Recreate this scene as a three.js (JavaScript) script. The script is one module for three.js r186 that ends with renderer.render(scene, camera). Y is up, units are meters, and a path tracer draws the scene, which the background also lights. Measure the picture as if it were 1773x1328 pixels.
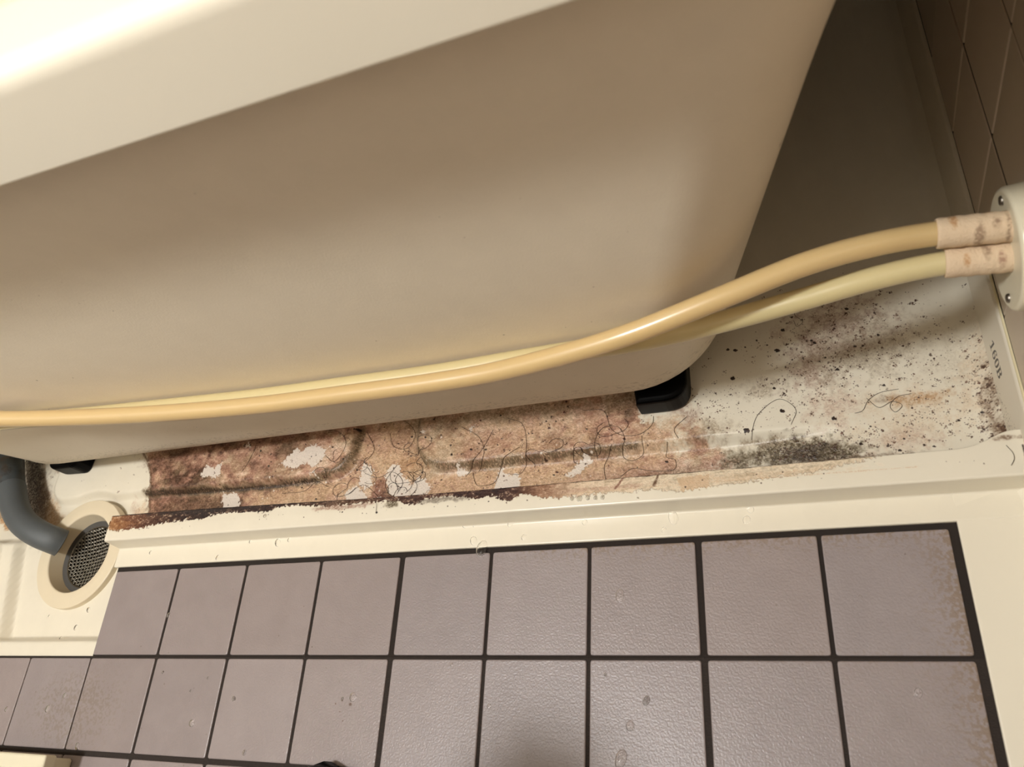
import * as THREE from 'three';
import { mergeGeometries, mergeVertices } from 'three/addons/utils/BufferGeometryUtils.js';
import { MarchingCubes } from 'three/addons/objects/MarchingCubes.js';
import { RoundedBoxGeometry } from 'three/addons/geometries/RoundedBoxGeometry.js';

// ---------------------------------------------------------------- camera, lamp, exposure
const scene = new THREE.Scene();
scene.background = new THREE.Color(0x000000);
const camera = new THREE.PerspectiveCamera(2 * Math.atan(664 / 1330) * 180 / Math.PI, 1773 / 1328, 0.01, 20);
camera.matrixAutoUpdate = true;
camera.position.set(0.8128, 0.6771, 0.0978);
{
  const right = new THREE.Vector3(0.92305, -0.38039, -0.05730), down = new THREE.Vector3(-0.12717, -0.44233, 0.88779), fwd = new THREE.Vector3(-0.36305, -0.81218, -0.45667);
  const m = new THREE.Matrix4().makeBasis(right, down.clone().negate(), fwd.clone().negate());
  camera.quaternion.setFromRotationMatrix(m);
}
camera.focus = 0.82;
camera.userData.fStop = 9;
scene.add(camera);
const renderer = new THREE.WebGLRenderer({ antialias: true });
renderer.toneMapping = THREE.LinearToneMapping;
renderer.toneMappingExposure = 1.0;
renderer.shadowMap.enabled = true;
const LAMP = { at: [0.0, 1.88, 0.32], color: [0.97, 0.99, 1.0], candela: 7.5 };
const FILM = [
  [-45.9,-282.6,-22.8,-250.7,-11.8,-231.7,-4.9,-212.6,-16.0,-201.6,-6.9,-185.3,-10.1,-156.4,159.8,-159.1,306.8,-161.7,451.9,-161.7,580.5,-162.9,684.4,-164.9,743.5,-170.0,724.2,-196.4,706.2,-215.4,687.1,-226.4,646.4,-226.8,641.4,-283.6,511.7,-274.0,364.8,-282.4,200.4,-275.5],
];
const BLOBS = [
  [345.5,-229.5,57.9,0.3,9.0,58.3,"T",0.85,0.5,0.5],
  [229.0,-188.5,99.7,-1.1,4.0,17.5,"T",0.85,0.5,0.6],
  [516.9,-182.6,168.9,-2.5,1.2,21.8,"T",0.9,0.5,0.5],
  [508.0,-222.8,113.9,0.3,1.8,30.4,"T",0.65,0.7,0.8],
  [669.2,-208.5,45.8,-0.2,-1.0,30.8,"T",0.6,0.7,0.8],
  [413.8,-254.3,51.7,0.8,1.8,16.0,"G",0.6,0.7,0.8],
  [533.0,-255.9,106.8,1.9,0.6,12.5,"G",0.6,0.7,0.8],
  [16.9,-259.2,60.5,0.9,11.6,34.1,"D",0.5,0.8,0.9],
  [60.7,-186.6,80.3,-0.9,6.6,20.2,"D",0.7,0.5,0.8],
  [140.7,-262.4,156.7,2.7,3.5,13.1,"D",0.45,0.8,0.8],
  [668.1,-173.4,56.1,-1.1,-0.4,10.6,"D",0.5,0.7,0.8],
  [480.6,-225.7,48.1,0.2,1.6,20.6,"R",0.35,0.8,1],
  [554.1,-217.8,38.5,0.0,0.6,18.4,"R",0.35,0.8,1],
  [184.8,-230.7,114.2,0.6,8.7,35.0,"P",0.35,0.8,0.8],
  [628.8,-251.7,36.6,0.6,-0.2,18.5,"D",0.45,0.8,0.9],
  [616.3,-176.9,76.8,-1.4,-0.0,13.4,"P",0.5,0.7,0.9],
  [323.2,-246.4,23.8,0.3,5.0,30.0,"P",0.5,0.8,0.9],
  [362.3,-245.7,23.0,0.3,3.2,22.1,"R",0.3,0.8,0.9],
  [343.0,-172.6,45.1,-0.8,1.3,8.2,"R",0.6,0.6,0.9],
  [341.1,-184.3,10.6,-0.1,3.4,20.8,"R",0.7,0.5,0.9],
  [360.7,-179.3,19.3,-0.3,1.2,8.2,"D",0.6,0.5,0.9],
  [374.6,-212.5,29.9,-0.0,2.0,14.1,"N",0.4,0.8,0.9],
  [461.1,-210.8,41.6,-0.1,1.2,13.6,"P",0.5,0.9,0.8],
  [-250.0,-237.1,31.2,0.2,43.2,86.8,"K",0.9,0.6,0.4],
  [-214.7,-208.5,20.9,-0.1,31.9,65.8,"D",0.8,0.8,0.5],
  [-189.7,-190.0,20.3,-0.2,20.3,42.7,"N",0.6,0.9,0.5],
  [-166.4,-176.1,28.7,-0.4,9.3,20.0,"N",0.5,0.9,0.4],
  [-220.0,-278.7,16.8,0.3,13.3,28.3,"D",0.6,0.7,0.7],
  [-276.8,-200.1,28.9,-0.2,15.8,30.2,"N",0.95,0.4,0.4],
  [-149.3,-276.0,45.6,0.9,3.9,9.2,"D",0.8,0.7,0.6],
  [-177.2,-274.4,16.3,0.3,9.1,20.4,"D",0.5,0.8,0.6],
  [-14.2,-178.1,19.9,-0.3,7.4,19.8,"T",0.7,0.8,0.8],
  [-32.8,-187.1,12.1,-0.1,7.7,20.1,"P",0.35,0.9,0.8],
  [717.8,-180.5,30.1,-0.5,-0.8,12.8,"P",0.8,0.7,0.8],
  [739.2,-182.0,34.2,-0.6,-1.0,12.7,"O",0.7,0.8,0.9],
  [785.7,-185.3,52.9,-0.8,-1.7,17.0,"O",0.9,0.6,0.8],
  [800.1,-179.9,39.5,-0.7,-1.5,13.4,"K",0.55,0.8,0.9],
  [823.9,-175.8,29.8,-0.6,-1.9,15.3,"O",0.88,0.7,0.9],
  [766.5,-197.8,36.2,-0.3,-0.6,7.0,"G",0.6,0.9,1],
  [714.3,-212.6,27.5,-0.1,-1.0,17.0,"G",0.55,0.9,1],
  [692.9,-230.7,15.9,0.1,-0.9,18.8,"R",0.4,0.8,1],
  [835.9,-311.8,59.6,2.9,-4.9,39.8,"R",0.38,0.9,1.2],
  [809.6,-264.9,25.8,0.6,-4.1,37.0,"R",0.38,0.9,1.2],
  [826.1,-253.1,13.1,0.2,-1.9,15.7,"D",0.4,0.8,1.1],
  [825.0,-223.2,27.3,0.1,-3.2,26.2,"P",0.4,0.9,1.1],
  [894.3,-222.8,34.6,0.1,-1.6,9.5,"N",0.6,0.7,0.8],
  [873.7,-225.6,14.2,0.1,-0.9,5.7,"D",0.35,0.9,0.9],
  [862.5,-281.5,59.4,2.0,-6.0,42.8,"G",0.34,0.9,1.2],
  [930.2,-258.3,31.8,0.7,-7.3,40.2,"G",0.16,0.9,1.2],
  [950.9,-215.2,9.5,-0.0,-9.0,45.7,"D",0.55,0.9,1.1],
  [951.5,-180.1,10.1,-0.2,-2.5,12.3,"D",0.95,0.7,0.6],
  [934.9,-166.2,25.4,-0.7,-0.8,4.1,"D",0.6,0.8,0.8],
  [881.3,-185.2,36.4,-0.6,-2.1,12.9,"P",0.4,0.9,1],
  [765.9,-249.3,26.7,0.4,-1.2,13.6,"G",0.4,0.9,1.2],
  [889.7,-209.2,73.4,-0.3,-6.3,38.6,"T",0.28,0.9,1],
  [945.6,-244.2,17.7,0.3,-9.6,50.4,"T",0.3,0.9,1],
  [808.8,-170.6,97.4,-2.3,-0.5,4.4,"D",0.6,0.8,0.8],
  [873.5,-164.4,36.2,-1.0,-0.7,4.2,"R",0.4,0.8,0.9],
];
const BARE = [
  [201.4,-226.9,220.2,-246.2,226.3,-238.0,237.1,-246.7,248.4,-245.5,265.5,-239.2,262.2,-227.0,251.5,-218.4,238.0,-223.4,224.0,-218.0,208.5,-222.5],
  [75.8,-222.3,82.3,-238.2,96.1,-229.9,107.3,-239.8,107.1,-218.0,83.4,-219.3],
  [108.9,-199.5,134.7,-198.2,140.6,-183.6,135.9,-175.2,116.6,-173.6],
  [310.8,-212.9,315.4,-222.5,326.7,-211.4,328.4,-192.3,319.3,-186.8,311.2,-197.2],
  [293.3,-183.3,304.8,-193.6,321.6,-182.5,330.1,-168.1,305.5,-168.6],
  [344.3,-202.7,352.8,-216.7,363.1,-213.6,367.0,-202.7,377.5,-191.5,391.9,-176.8,373.3,-168.9,355.4,-179.7],
  [383.2,-192.4,395.1,-196.8,408.0,-180.2,393.5,-170.0,382.1,-178.9],
  [437.3,-197.7,440.7,-205.4,452.9,-194.9,440.8,-190.7],
  [483.3,-174.0,489.4,-198.7,495.3,-191.7,512.0,-188.8,515.3,-176.4,504.6,-171.6],
  [562.8,-181.1,570.7,-188.5,585.9,-204.1,594.6,-195.0,580.1,-185.7,570.9,-181.6],
  [335.4,-173.2,342.2,-177.4,352.6,-169.2,344.3,-164.4],
  [138.2,-254.8,142.6,-262.2,146.9,-253.1],
  [390.8,-247.6,398.2,-248.2,397.4,-242.5],
  [452.6,-243.4,457.9,-246.9,457.4,-237.2],
  [245.0,-210.2,252.2,-215.4,254.6,-207.9],
];
const EDGE1 = [
  [-15.0,-207.1,111.5,-203.1,192.0,-201.7,250.5,-204.0,288.9,-214.9,303.1,-233.9,306.2,-261.7],
];
const EDGE0 = [
  [-48.0,-276.8,-23.8,-250.8,-11.8,-231.7,-5.8,-215.1,-14.5,-203.1,-6.9,-185.3,-7.2,-169.9],
];
const EDGE2 = [
  [384.1,-265.1,386.1,-232.4,400.6,-211.3,426.8,-203.4,489.2,-202.1,554.6,-203.4,640.2,-205.4],
];
const FLAKES = [
  [434.1,-214.9,5],
  [457.7,-218.6,5],
  [398.6,-239.6,4],
  [407.0,-237.2,3],
  [407.2,-260.8,4],
  [490.2,-255.7,4],
  [544.1,-242.2,3],
  [555.2,-240.9,3],
  [489.2,-220.8,3],
  [566.3,-262.6,4],
  [668.6,-188.3,5],
  [302.9,-262.1,7],
  [137.1,-258.9,4],
  [743.9,-296.6,6],
  [736.7,-298.5,5],
  [783.1,-290.2,8],
  [815.7,-295.8,4],
  [818.0,-292.8,5],
  [738.8,-265.3,7],
  [747.5,-208.2,9],
  [781.5,-224.6,7],
  [825.0,-211.5,7],
  [776.5,-249.1,5],
  [871.0,-239.4,4],
  [790.6,-312.0,6],
  [774.5,-297.5,3],
  [753.6,-298.4,3],
  [941.9,-202.7,4],
  [923.6,-197.8,3],
  [844.2,-184.8,5],
  [874.2,-175.1,4],
  [854.4,-200.5,3],
  [893.7,-178.4,3],
  [900.8,-176.1,4],
  [879.1,-185.5,3],
  [852.7,-283.2,4],
  [834.7,-261.1,5],
  [232.5,-248.7,3],
  [164.6,-240.4,3],
  [184.8,-230.7,3],
  [291.2,-224.1,4],
  [765.2,-304.4,3],
  [807.9,-347.6,5],
  [834.6,-344.3,4],
  [850.7,-325.6,6],
  [830.7,-334.2,4],
  [873.9,-292.1,4],
  [-194.0,-228.1,5],
  [-195.4,-276.2,4],
];
const SPECKS = [
  [841.0,-310.9,61.8,3.0,-5.7,44.8,560,1.9],
  [808.9,-258.8,46.4,1.0,-5.1,45.9,380,1.8],
  [889.3,-264.8,61.9,1.6,-7.0,44.4,480,1.7],
  [727.0,-238.9,35.9,0.4,-2.3,34.2,210,1.6],
  [768.7,-221.3,31.4,0.1,-2.7,29.8,90,1.7],
  [882.6,-193.3,68.6,-0.8,-3.9,24.4,260,1.7],
  [949.6,-215.4,11.2,-0.0,-10.1,51.2,460,2.0],
  [193.7,-229.9,200.5,1.0,10.3,42.6,420,1.8],
  [515.1,-215.4,172.3,-0.1,2.7,46.7,760,1.7],
  [350.5,-221.9,46.0,0.1,7.7,50.5,150,1.7],
  [725.6,-304.4,31.6,1.4,-2.3,36.9,40,1.8],
  [938.6,-331.0,33.0,2.1,-5.0,28.1,30,1.6],
  [795.4,-182.0,59.7,-1.0,-1.8,16.8,420,2.2],
  [-101.5,-241.4,65.3,0.6,14.3,34.9,16,1.4],
  [-231.6,-253.1,35.8,0.4,26.7,55.4,50,2],
  [919.7,-225.1,35.9,0.2,-5.9,33.3,220,1.5],
  [952.3,-180.0,8.4,-0.2,-2.1,10.3,120,2.2],
];
const RAG = [
  [1.5,-141.1,48.1,-141.9,83.0,-146.1,117.7,-148.0,143.8,-147.7,155.3,-151.7,184.4,-152.5,209.1,-152.1,234.0,-149.1,248.4,-154.7,279.4,-154.4,310.4,-150.2,339.7,-150.6,368.1,-151.7,403.1,-149.7,413.9,-145.2,425.5,-144.3,433.4,-149.9,462.8,-150.6,475.9,-147.8,495.1,-145.1,507.3,-147.8,526.3,-139.3,537.9,-146.5,555.9,-142.8,573.5,-139.1,596.3,-139.7,618.5,-140.7,645.7,-139.1,666.9,-140.7,692.6,-136.4,717.8,-138.6,747.2,-140.4,771.2,-142.5,799.0,-144.2],
];
const NOTCH = [
  [689.1,-149.7,692.6,-136.4,717.8,-138.1,716.5,-150.5],
];
const HAIRS = [
  [585.2,-249.3,607.2,-246.5,616.4,-223.9,628.4,-216.1,646.2,-216.0,658.2,-225.4,659.6,-233.5],
  [598.2,-197.2,599.3,-216.1,607.2,-226.9,622.5,-226.4,629.6,-212.8,625.3,-197.6,634.1,-192.4,645.9,-198.6,647.4,-214.0],
  [607.4,-171.6,605.6,-190.2,616.4,-207.9],
  [672.0,-205.1,668.7,-193.2,677.1,-189.3,676.7,-179.8,656.9,-179.2,634.0,-183.8,622.2,-176.4],
  [499.4,-251.1,516.9,-242.1,522.5,-224.5,522.2,-204.7,513.3,-189.4,500.0,-190.6],
  [483.1,-239.2,471.0,-216.6,455.3,-199.3,449.0,-191.9],
  [457.1,-194.5,463.8,-180.8,484.0,-182.3,492.6,-201.1,515.1,-215.4],
  [339.5,-268.3,358.7,-270.4,378.3,-251.2,371.6,-233.9,352.0,-237.5,343.9,-255.1],
  [306.5,-214.7,325.1,-235.2,311.2,-261.1],
  [359.3,-213.9,347.2,-194.1,355.6,-178.4,379.8,-174.4,389.3,-185.1,375.7,-204.0],
  [299.5,-184.2,316.6,-193.3,333.8,-182.9,347.3,-169.6],
  [142.1,-313.5,156.6,-264.7,150.1,-234.1,142.9,-221.0],
  [254.4,-265.4,280.7,-258.6,291.9,-242.4,279.6,-221.6,265.6,-230.3],
  [751.2,-200.7,759.3,-222.5,780.6,-236.8,793.8,-224.2,788.2,-209.4],
  [806.9,-337.4,803.6,-327.2,810.2,-317.9,804.3,-313.6,801.9,-320.7],
  [882.5,-233.7,866.1,-231.9,856.1,-225.6,849.9,-215.9,843.4,-214.4],
  [855.0,-228.1,864.0,-217.6,875.5,-221.9,882.7,-217.5,876.2,-211.5,872.9,-217.6,879.9,-225.9,891.8,-227.8],
  [443.7,-247.2,467.8,-230.5,473.7,-209.6,463.8,-195.9],
  [318.1,-207.2,337.0,-200.6,354.4,-206.0,370.0,-192.2,364.5,-179.0],
  [202.9,-192.0,236.3,-192.9,250.8,-202.5,268.6,-195.2],
  [683.4,-206.9,679.8,-216.6,692.9,-229.4],
];
const HAIRS_KERB = [
  [944.0,-153.4,947.2,-146.3,946.9,-141.6,944.0,-136.7],
  [375.8,-151.7,377.5,-145.4,377.9,-139.1],
];
const DROPS_LEDGE = [
  [233.5,27.0,-144.4,1.9],
  [237.1,0.0,-121.2,3.9],
  [252.4,0.0,-123.7,2.6],
  [198.3,0.0,-124.6,2.0],
  [411.3,0.0,-129.2,3.0],
  [468.8,0.0,-126.9,2.9],
  [479.2,0.0,-126.2,1.7],
  [480.0,0.0,-110.2,4.0],
  [518.4,0.0,-125.0,2.9],
  [533.9,0.0,-110.7,2.8],
  [595.3,0.0,-121.9,2.7],
  [679.2,0.0,-120.9,4.7],
  [670.4,0.0,-109.6,2.6],
  [747.3,0.0,-123.8,3.0],
  [743.2,0.0,-114.6,3.5],
  [590.7,27.0,-137.3,1.9],
  [598.0,27.0,-136.7,2.7],
  [605.8,27.0,-136.7,2.1],
  [613.6,27.0,-136.1,2.1],
  [620.2,27.0,-136.1,2.1],
  [653.1,27.0,-133.1,1.0],
  [155.4,0.0,-108.0,2.7],
  [49.1,0.0,-119.1,2.1],
  [489.5,0.0,-102.1,5.7],
];
const DROPS_TILE = [
  [628.6,0.0,-52.9,4.1],
  [712.3,0.0,-57.0,1.5],
  [363.7,0.0,36.8,3.9],
  [352.2,0.0,38.6,1.7],
  [508.2,0.0,41.6,2.1],
  [650.6,0.0,33.9,3.4],
  [636.6,0.0,53.6,3.8],
  [628.6,0.0,78.5,5.2],
  [854.8,0.0,24.4,3.0],
  [825.3,0.0,-46.3,1.4],
  [171.6,0.0,65.7,3.6],
  [102.1,0.0,-44.9,2.6],
  [-24.2,0.0,42.6,2.6],
  [-45.5,0.0,57.1,3.3],
  [18.4,0.0,93.6,3.2],
  [220.0,0.0,41.3,2.4],
  [246.7,0.0,90.1,2.3],
  [467.1,0.0,6.7,1.6],
  [-113.0,0.0,59.4,2.7],
  [160.0,0.0,34.5,1.2],
  [114.8,0.0,16.4,1.6],
  [179.7,0.0,21.6,1.2],
  [615.4,0.0,13.8,1.5],
];
const DROPS_BASIN = [
  [-77.6,-20.0,-22.0,2.5],
  [-68.4,-20.0,-37.1,2.9],
  [-55.8,-20.0,-58.4,2.9],
  [-122.0,-20.0,-51.9,1.5],
];
const HOSE_A = [
  [8.6,237.3,-198.0],
  [42.2,223.8,-198.0],
  [139.0,201.6,-198.0],
  [237.0,185.8,-198.0],
  [333.5,176.2,-198.0],
  [427.8,174.2,-197.5],
  [514.4,173.4,-197.0],
  [569.2,175.8,-197.0],
  [648.3,189.9,-197.0],
  [695.8,198.8,-200.0],
  [760.5,207.6,-212.0],
  [819.8,209.8,-227.0],
  [864.4,205.1,-236.0],
];
const HOSE_B = [
  [-58.7,196.3,-212.0],
  [-4.9,194.5,-212.0],
  [112.3,183.6,-212.0],
  [221.4,174.7,-212.0],
  [322.9,167.5,-212.0],
  [419.1,165.0,-212.0],
  [507.0,162.6,-212.0],
  [589.6,165.1,-212.0],
  [640.2,166.0,-212.0],
  [687.7,166.0,-212.0],
  [754.6,167.3,-217.0],
  [817.0,174.1,-222.0],
  [863.1,179.7,-226.0],
];
// ---------------------------------------------------------------- helpers
let seed = 12345;
const rnd = () => { seed = (seed * 1664525 + 1013904223) >>> 0; return seed / 4294967296; };
const clamp = (x, a = 0, b = 1) => Math.min(b, Math.max(a, x));
const sm = (a, b, x) => { const t = clamp((x - a) / (b - a)); return t * t * (3 - 2 * t); };
const mix = (a, b, t) => a + (b - a) * t;
function hash(ix, iy) { let h = Math.imul(ix, 374761393) ^ Math.imul(iy, 668265263); h = Math.imul(h ^ (h >>> 13), 1274126177); return ((h ^ (h >>> 16)) >>> 0) / 4294967296; }
function vnoise(x, y, px = 0) {
  const ix = Math.floor(x), iy = Math.floor(y), fx = x - ix, fy = y - iy, u = fx * fx * (3 - 2 * fx), v = fy * fy * (3 - 2 * fy);
  const w = (k) => (px ? ((k % px) + px) % px : k);
  const a = hash(w(ix), w(iy)), b = hash(w(ix + 1), w(iy)), c = hash(w(ix), w(iy + 1)), d = hash(w(ix + 1), w(iy + 1));
  return mix(mix(a, b, u), mix(c, d, u), v);
}
function fbm(x, y, o = 4) { let s = 0, a = 0.5, t = 0; for (let i = 0; i < o; i++) { s += a * vnoise(x, y); t += a; x = x * 2.03 + 17.1; y = y * 2.03 + 9.7; a *= 0.5; } return s / t; }

const used = {};
function numbered(n) { const k = used[n] || 0; used[n] = k + 1; return k ? n + '_' + String(k).padStart(3, '0') : n; }
const shade = (o) => { o.traverse((c) => { if (c.isMesh) { c.castShadow = true; c.receiveShadow = true; } }); return o; };
function thing(name, label, category, at = [0, 0, 0], group) {
  const o = new THREE.Group(); o.name = numbered(name); o.position.set(...at); scene.add(o);
  o.userData = { label, category }; if (group) o.userData.group = group; return o;
}
function struct(name) { const o = new THREE.Group(); o.name = name; o.userData.kind = 'structure'; scene.add(o); return o; }
const partCount = new Map();
function part(name, geo, mat, parent, label) {
  const m = new THREE.Mesh(geo, mat); const k = parent.uuid + name, c = partCount.get(k) || 0; partCount.set(k, c + 1);
  m.name = c ? name + '_' + String(c).padStart(3, '0') : name; m.castShadow = m.receiveShadow = true; parent.add(m);
  if (label) m.userData.label = label; return m;
}
const single = (name, geo, mat, label, category, group) => {
  const m = new THREE.Mesh(geo, mat); m.name = numbered(name); m.castShadow = m.receiveShadow = true; scene.add(m);
  m.userData = { label, category }; if (group) m.userData.group = group; return m;
};
const box = (x0, x1, y0, y1, z0, z1) => new THREE.BoxGeometry(x1 - x0, y1 - y0, z1 - z0).translate((x0 + x1) / 2, (y0 + y1) / 2, (z0 + z1) / 2);
const rbox = (x0, x1, y0, y1, z0, z1, r) => new RoundedBoxGeometry(x1 - x0, y1 - y0, z1 - z0, 3, r).translate((x0 + x1) / 2, (y0 + y1) / 2, (z0 + z1) / 2);
// a sheet of rows x columns of points; f(i, j) returns [x, y, z, u, v]
function sheet(rows, cols, f, closed = false) {
  const p = [], uv = [], ix = [];
  for (let i = 0; i < rows; i++) for (let j = 0; j < cols; j++) { const q = f(i, j); p.push(q[0], q[1], q[2]); uv.push(q[3] ?? q[0], q[4] ?? q[2]); }
  for (let i = 0; i < rows - 1; i++) for (let j = 0; j < (closed ? cols : cols - 1); j++) {
    const a = i * cols + j, b = i * cols + (j + 1) % cols, c = a + cols, d = b + cols; ix.push(a, c, b, b, c, d);
  }
  const g = new THREE.BufferGeometry();
  g.setAttribute('position', new THREE.Float32BufferAttribute(p, 3)); g.setAttribute('uv', new THREE.Float32BufferAttribute(uv, 2)); g.setIndex(ix); g.computeVertexNormals(); return g;
}
// ---------------------------------------------------------------- painted textures (surface colours in plan coordinates, millimetres)
const PAL = { W: [228, 219, 199], P: [170, 129, 107], T: [202, 168, 132], D: [92, 65, 46], O: [76, 62, 41], G: [134, 114, 90], K: [34, 22, 16], R: [122, 80, 64], N: [168, 118, 72], H: [226, 213, 198], M: [52, 32, 24] };
class Paint {
  constructor(x0, x1, z0, z1, w, base, mottle = 3, full = null) {
    Object.assign(this, { x0, x1, z0, z1, w, h: Math.round(w * (z1 - z0) / (x1 - x0)) });
    this.s = w / (x1 - x0); this.c = new Float32Array(this.w * this.h * 3); this.r = new Float32Array(this.w * this.h); this.b = new Float32Array(this.w * this.h).fill(0.5);
    for (let j = 0, k = 0; j < this.h; j++) for (let i = 0; i < this.w; i++, k++) {
      const n = (fbm((x0 + i / this.s) * 0.05, (z0 + j / this.s) * 0.05, 3) - 0.5) * 2 * mottle;
      for (let q = 0; q < 3; q++) this.c[k * 3 + q] = base[q] + n;
    }
  }
  each(xa, xb, za, zb, f) {
    const i0 = Math.max(0, Math.floor((xa - this.x0) * this.s)), i1 = Math.min(this.w - 1, Math.ceil((xb - this.x0) * this.s));
    const j0 = Math.max(0, Math.floor((za - this.z0) * this.s)), j1 = Math.min(this.h - 1, Math.ceil((zb - this.z0) * this.s));
    for (let j = j0; j <= j1; j++) for (let i = i0; i <= i1; i++) f(this.x0 + (i + 0.5) / this.s, this.z0 + (j + 0.5) / this.s, j * this.w + i);
  }
  put(k, col, a, bump = 0) { for (let q = 0; q < 3; q++) this.c[k * 3 + q] += (col[q] - this.c[k * 3 + q]) * a; this.r[k] = Math.max(this.r[k], a); if (bump) this.b[k] = clamp(this.b[k] + bump * a); }
  blob([cx, cz, ax, az, bx, bz, col, alpha, soft, rag]) {
    const det = ax * bz - az * bx, ex = (Math.abs(ax) + Math.abs(bx)) * 1.6, ez = (Math.abs(az) + Math.abs(bz)) * 1.6, C = PAL[col], o = cx * 3.7 + cz;
    this.each(cx - ex, cx + ex, cz - ez, cz + ez, (x, z, k) => {
      const dx = x - cx, dz = z - cz, u = (dx * bz - dz * bx) / det, v = (dz * ax - dx * az) / det, d0 = Math.hypot(u, v); if (d0 > 1.6) return;
      const n = fbm(x * 0.16 + o, z * 0.16, 4) - 0.5, g = fbm(x * 0.75 + o, z * 0.75 + 5, 2);
      const d = d0 + n * rag * 1.5, a = 1 - sm(1 - soft, 1.02, d);
      if (a > 0.003) this.put(k, C, alpha * a * mix(1, sm(0.28, 0.62, g), 0.35 + 0.3 * soft));
    });
  }
  poly(flat, col, alpha, rag = 1, soft = 0.6, bump = 0) {
    let xa = 1e9, xb = -1e9, za = 1e9, zb = -1e9; const n = flat.length / 2, C = PAL[col];
    for (let i = 0; i < n; i++) { xa = Math.min(xa, flat[2 * i]); xb = Math.max(xb, flat[2 * i]); za = Math.min(za, flat[2 * i + 1]); zb = Math.max(zb, flat[2 * i + 1]); }
    this.each(xa - 3, xb + 3, za - 3, zb + 3, (x, z, k) => {
      const X = x + (fbm(x * 0.5, z * 0.5, 3) - 0.5) * 4 * rag, Z = z + (fbm(x * 0.5 + 40, z * 0.5, 3) - 0.5) * 4 * rag;
      let inside = false, dm = 1e9;
      for (let i = 0, j = n - 1; i < n; j = i++) {
        const xi = flat[2 * i], zi = flat[2 * i + 1], xj = flat[2 * j], zj = flat[2 * j + 1];
        if ((zi > Z) !== (zj > Z) && X < (xj - xi) * (Z - zi) / (zj - zi) + xi) inside = !inside;
        const t = clamp(((X - xi) * (xj - xi) + (Z - zi) * (zj - zi)) / ((xj - xi) ** 2 + (zj - zi) ** 2 + 1e-9)); dm = Math.min(dm, Math.hypot(X - xi - t * (xj - xi), Z - zi - t * (zj - zi)));
      }
      const a = sm(-soft, soft, inside ? dm : -dm); if (a > 0.003) this.put(k, C, alpha * a, bump);
    });
  }
  line(flat, width, col, alpha, rag = 1, grain = 0.5) {
    const C = PAL[col]; let xa = 1e9, xb = -1e9, za = 1e9, zb = -1e9; const n = flat.length / 2;
    for (let i = 0; i < n; i++) { xa = Math.min(xa, flat[2 * i]); xb = Math.max(xb, flat[2 * i]); za = Math.min(za, flat[2 * i + 1]); zb = Math.max(zb, flat[2 * i + 1]); }
    const e = width * 2 + 2;
    this.each(xa - e, xb + e, za - e, zb + e, (x, z, k) => {
      let dm = 1e9;
      for (let i = 0; i < n - 1; i++) {
        const xi = flat[2 * i], zi = flat[2 * i + 1], xj = flat[2 * i + 2], zj = flat[2 * i + 3], t = clamp(((x - xi) * (xj - xi) + (z - zi) * (zj - zi)) / ((xj - xi) ** 2 + (zj - zi) ** 2 + 1e-9));
        dm = Math.min(dm, Math.hypot(x - xi - t * (xj - xi), z - zi - t * (zj - zi)));
      }
      if (dm > e) return;
      const d = dm / width + (fbm(x * 0.13, z * 0.13, 3) - 0.5) * rag, a = (1 - sm(0.35, 1.05, d)) * mix(1, sm(0.25, 0.6, fbm(x * 1.1, z * 1.1, 2)), grain);
      if (a > 0.003) this.put(k, C, alpha * a);
    });
  }
  speck(cx, cz, r, C, alpha) {
    const o = cx * 9.1 + cz * 5.3;
    this.each(cx - 2 * r, cx + 2 * r, cz - 2 * r, cz + 2 * r, (x, z, k) => {
      const th = Math.atan2(z - cz, x - cx), rr = r * (0.65 + 0.75 * vnoise(Math.cos(th) * 1.4 + o, Math.sin(th) * 1.4 + o)), a = 1 - sm(rr - 0.35, rr + 0.3, Math.hypot(x - cx, z - cz));
      if (a > 0.003) this.put(k, C, alpha * a, 0.25);
    });
  }
  tex(srgb = true) {
    const d = new Uint8Array(this.w * this.h * 4);
    for (let k = 0; k < this.w * this.h; k++) { for (let q = 0; q < 3; q++) d[4 * k + q] = clamp(this.c[3 * k + q], 0, 255); d[4 * k + 3] = 255; }
    return this.wrap(d, srgb);
  }
  rough(clean, dirty) { const d = new Uint8Array(this.w * this.h * 4); for (let k = 0; k < this.w * this.h; k++) { const v = 255 * mix(clean, dirty, clamp(this.r[k])); d[4 * k] = d[4 * k + 1] = d[4 * k + 2] = v; d[4 * k + 3] = 255; } return this.wrap(d, false); }
  bump(f) {
    const d = new Uint8Array(this.w * this.h * 4);
    this.each(this.x0, this.x1, this.z0, this.z1, (x, z, k) => { const v = 255 * clamp(this.b[k] + f(x, z) * this.r[k]); d[4 * k] = d[4 * k + 1] = d[4 * k + 2] = v; d[4 * k + 3] = 255; });
    return this.wrap(d, false);
  }
  wrap(d, srgb) {
    const t = new THREE.DataTexture(d, this.w, this.h, THREE.RGBAFormat); t.magFilter = t.minFilter = THREE.LinearFilter; t.colorSpace = srgb ? THREE.SRGBColorSpace : THREE.NoColorSpace;
    // uv arrive in metres of plan: scale them into this sheet
    t.repeat.set(1000 / (this.x1 - this.x0), 1000 / (this.z1 - this.z0)); t.offset.set(-this.x0 / (this.x1 - this.x0), -this.z0 / (this.z1 - this.z0)); t.needsUpdate = true; return t;
  }
}
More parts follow.
